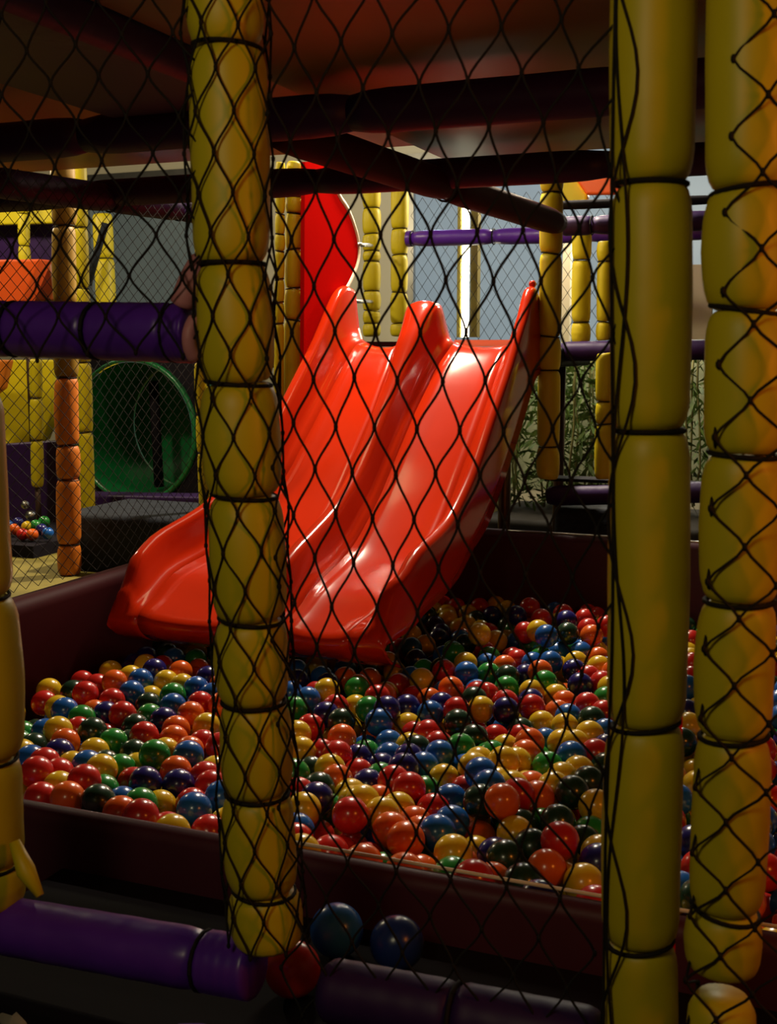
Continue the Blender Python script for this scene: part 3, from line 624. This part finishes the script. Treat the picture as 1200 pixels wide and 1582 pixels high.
# fill the gaps below and between
cand = []
for lay, z in enumerate((.365, .33, .29, .24)):
    for _ in range(5200):
        cand.append(W(rn.uniform(-1.37, .92), rn.uniform(.5, 2.78), z+rn.uniform(-.02, .015)))
G = {}
def key(p): return (int(p.x//.08), int(p.y//.08))
for k, b_ in enumerate(balls): G.setdefault(key(b_[0]), []).append(b_[0])
for p in cand:
    p = inpit(p); cx, cy = key(p); ok = True
    for ax in (-1, 0, 1):
        for ay in (-1, 0, 1):
            for q in G.get((cx+ax, cy+ay), ()):
                if (q-p).length < 2*R*.985: ok = False; break
            if not ok: break
        if not ok: break
    if ok: G.setdefault((cx, cy), []).append(p); balls.append([p, rn.choice('rroyyygdbbn'), None])
# visible area of every ball, by a small depth buffer over the photograph's frame
import numpy as np
sc_ = .5; HB, WB = int(1582*sc_), int(1200*sc_)
depth = np.full((HB, WB), 1e9); ids = np.full((HB, WB), -1)
yy, xx = np.mgrid[0:HB, 0:WB]
# occluders: front posts and the front wall, the slide
for (pts, r) in ((A, .047), (B_, .043), (C2, .041)):
    for i in range(len(pts)-1):
        for t in range(40):
            c = W(*[lerp(pts[i][k], pts[i+1][k], t/40) for k in range(3)]); x, y, d = proj(c); rp = r*F/d*sc_
            yi = int(y*sc_)
            if 0 <= yi < HB:
                x0 = max(0, int(x*sc_-rp)); x1 = min(WB, int(x*sc_+rp)+1)
                for yk in range(max(0, yi-3), min(HB, yi+4)): depth[yk, x0:x1] = np.minimum(depth[yk, x0:x1], d)
for uq in np.linspace(-1.2, .95, 500):
    x, y, d = proj(W(uq, .44, .455)); xi = int(x*sc_); yi = int(y*sc_)
    if 0 <= xi < WB and yi < HB: depth[max(0, yi):, xi] = np.minimum(depth[max(0, yi):, xi], d)
order = sorted(range(len(balls)), key=lambda k: proj(balls[k][0])[2])
for k in order:
    x, y, d = proj(balls[k][0]); rp = R*F/d*sc_; x *= sc_; y *= sc_
    x0, x1, y0, y1 = int(x-rp-1), int(x+rp+2), int(y-rp-1), int(y+rp+2)
    x0, y0 = max(x0, 0), max(y0, 0); x1, y1 = min(x1, WB), min(y1, HB)
    if x0 >= x1 or y0 >= y1: continue
    sub = depth[y0:y1, x0:x1]; rr = ((xx[y0:y1, x0:x1]+.5-x)**2+(yy[y0:y1, x0:x1]+.5-y)**2)
    msk = (rr < rp*rp) & (d-R*.5 < sub)
    sub[msk] = d-R*.5; ids[y0:y1, x0:x1][msk] = k
cnt = np.bincount(ids[ids >= 0].ravel(), minlength=len(balls))
# the slide hides the balls behind it
for k in range(len(balls)):
    u, v = uv(balls[k][0].x, balls[k][0].y)
    if -1.36 < u < -.46 and v > 1.75: cnt[k] = 0
rank = sorted(range(len(balls)), key=lambda k: -cnt[k])
vis = [k for k in rank[:300] if cnt[k] > 3]
P2 = {k: proj(balls[k][0]) for k in rank[:420]}
def zone(k):
    x, y, d = P2[k]; u, v = uv(balls[k][0].x, balls[k][0].y)
    side = 'left of the netted post' if x < 395 else 'right of the netted post'
    if x > 1030: return 'between the two right-hand posts'
    if v < .62: r_ = 'against the front wall'
    elif v < 1.05: r_ = 'in the front rows'
    elif v < 1.6: r_ = 'in the middle rows'
    elif u > -.42: r_ = 'in the back rows, right of the slide'; side = ''
    else: r_ = 'under slide lip'
    return (r_+(', '+side if side else ''))
def nb(k):
    x, y, d = P2[k]; out = {}
    for nm, (dx, dy) in dict(left=(-1, 0), right=(1, 0), behind=(0, -1), before=(0, 1)).items():
        best = None
        for m in P2:
            if m == k or cnt[m] < 8: continue
            ex, ey = (P2[m][0]-x), (P2[m][1]-y); L = math.hypot(ex, ey)
            if L > 75 or L < 3: continue
            if (ex*dx+ey*dy)/L > .72 and (best is None or L < best[0]): best = (L, m)
        out[nm] = BALLC[balls[best[1]][1]][1] if best else None
    return out
info = {k: (BALLC[balls[k][1]][1], zone(k), nb(k)) for k in vis}
WORD = dict(left='{} one at its left', right='{} one at its right', behind='{} one behind', before='{} one in front')
COMB = [(a,) for a in WORD]+[(a, c) for i, a in enumerate(WORD) for c in list(WORD)[i+1:]]+[('left', 'right', 'behind'), ('left', 'behind', 'before')]
ORD = ['leftmost', 'second', 'third', 'fourth', 'fifth', 'sixth', 'seventh', 'eighth', 'ninth', 'tenth']
labels = {}
short = {}
for k in vis:
    c, zn, n_ = info[k]; lab = None
    for cb in COMB:
        if any(n_[a] is None for a in cb): continue
        same = [m for m in vis if info[m][0] == c and info[m][1] == zn and all(info[m][2][a] == n_[a] for a in cb)]
        if len(same) == 1:
            lab = '%s ball %s, %s' % (c, zn, ' and '.join(WORD[a].format(n_[a]) for a in cb)); break
    if lab and len(lab.split()) <= 19: labels[k] = lab
    else:
        same = sorted([m for m in vis if info[m][0] == c and info[m][1] == zn], key=lambda m: P2[m][0])
        i = same.index(k); tot = len(same)
        o_ = ORD[i]+('' if i == 0 else ' from left') if i < 10 else ('rightmost' if i == tot-1 else '%s from right' % ORD[tot-1-i] if tot-1-i < 10 else 'middle')
        labels[k] = '%s ball %s, %s of its colour' % (c, zn, o_)
for k in labels:
    l_ = labels[k].replace('in the front rows', 'in front rows').replace('in the middle rows', 'in middle rows').replace('in the back rows', 'in back rows').replace('of the netted post', 'of netted post').replace('of the slide', 'of slide')
    l_ = l_.replace(' one at its', ' at its').replace(' one behind', ' behind').replace(' one in front', ' in front').replace('bright green at its', 'green at its').replace('bright green behind', 'green behind').replace('bright green in', 'green in')
    labels[k] = l_
def ball_mesh(m, r, name):
    b = MB(); b.sphere((0, 0, 0), r, 32, 20); me = bpy.data.meshes.new(name); me.from_pydata(b.v, [], b.f); fixn(me); me.materials.append(m)
    me.polygons.foreach_set('use_smooth', [True]*len(me.polygons)); return me
BMESH = {k: ball_mesh(BM[k], R, 'pit_ball_'+BALLC[k][1].replace(' ', '_')) for k in BALLC}
proto = {k: bpy.data.objects.new('pit_ball', BMESH[k]) for k in BALLC}
for k in vis:
    o = proto[balls[k][1]].copy(); COL.objects.link(o); o.location = balls[k][0]
    o.rotation_euler = (rn.uniform(0, 6), rn.uniform(0, 6), rn.uniform(0, 6))
    tag(o, labels[k], 'ball', 'plastic balls in the ball pit')
b = MB(); mi = []; keys = list(BALLC)
vs_ = set(vis)
for k in range(len(balls)):
    if k in vs_: continue
    n0 = len(b.f); b.sphere(balls[k][0], R, 16, 10); mi += [keys.index(balls[k][1])]*(len(b.f)-n0)
o = b.build('pit_ball_filling', BM[keys[0]], None, origin=W(-.3, 1.5, .2))
for kk in keys[1:]: o.data.materials.append(BM[kk])
o.data.polygons.foreach_set('material_index', mi)
tag(o, 'remaining mixed plastic balls filling gaps lower in the pit', 'balls', 'plastic balls in the ball pit', 'stuff')
# loose balls on the ledge, colours brightened to stand in for front light
LM = dict(r=mat('loose_red_brightened', (.75, .04, .02), .25), b=mat('loose_light_blue_brightened', (.03, .19, .72), .25), n=mat('loose_navy_brightened', (.012, .03, .17), .25))
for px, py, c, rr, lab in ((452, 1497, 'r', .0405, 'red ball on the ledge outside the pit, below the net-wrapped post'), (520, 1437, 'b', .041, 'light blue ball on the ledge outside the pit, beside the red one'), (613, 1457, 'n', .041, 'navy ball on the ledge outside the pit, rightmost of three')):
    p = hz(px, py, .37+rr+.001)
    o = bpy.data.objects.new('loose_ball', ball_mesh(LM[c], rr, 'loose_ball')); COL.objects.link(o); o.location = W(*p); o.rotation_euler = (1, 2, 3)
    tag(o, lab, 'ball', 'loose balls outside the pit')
# far little heap
fb = [(5, 828, 'r'), (22, 818, 'o'), (12, 812, 'b'), (35, 826, 'r'), (28, 808, 'n'), (42, 814, 'y'), (50, 826, 'o'), (55, 812, 'g'), (64, 818, 'n'), (68, 806, 'g'), (-8, 820, 'g'), (74, 824, 'b')]
RF = .026
fm = {c: ball_mesh(BM[c], RF, 'far_ball_'+BALLC[c][1].replace(' ', '_')) for c in BALLC}
ordw = ['leftmost', 'second from left', 'third from left']
seen = {}
for px, py, c in sorted(fb):
    seen[c] = seen.get(c, 0)+1; tot = sum(1 for q in fb if q[2] == c)
    pos = '' if tot == 1 else (' left one' if seen[c] == 1 else ' right one')
    o = bpy.data.objects.new('pit_ball', fm[c]); COL.objects.link(o)
    hh = kb[1][2]-.01+RF+(830-py)*.0028*.8; o.location = W(*hv(px, py, 2.68+(830-py)*.01)); o.location.z = max(o.location.z, kb[1][2]-.008+RF)
    tag(o, '%s ball in the far heap at the left edge%s' % (BALLC[c][1], (',' + pos+' of two') if pos else ''), 'ball', 'balls in the far heap')
for o in S.objects:
    if '_o' in o: del o['_o']
print('balls', NT, len(balls), 'individual', len(vis), 'unique labels', len(set(labels.values())), 'max words', max(len(l.split()) for l in labels.values()))
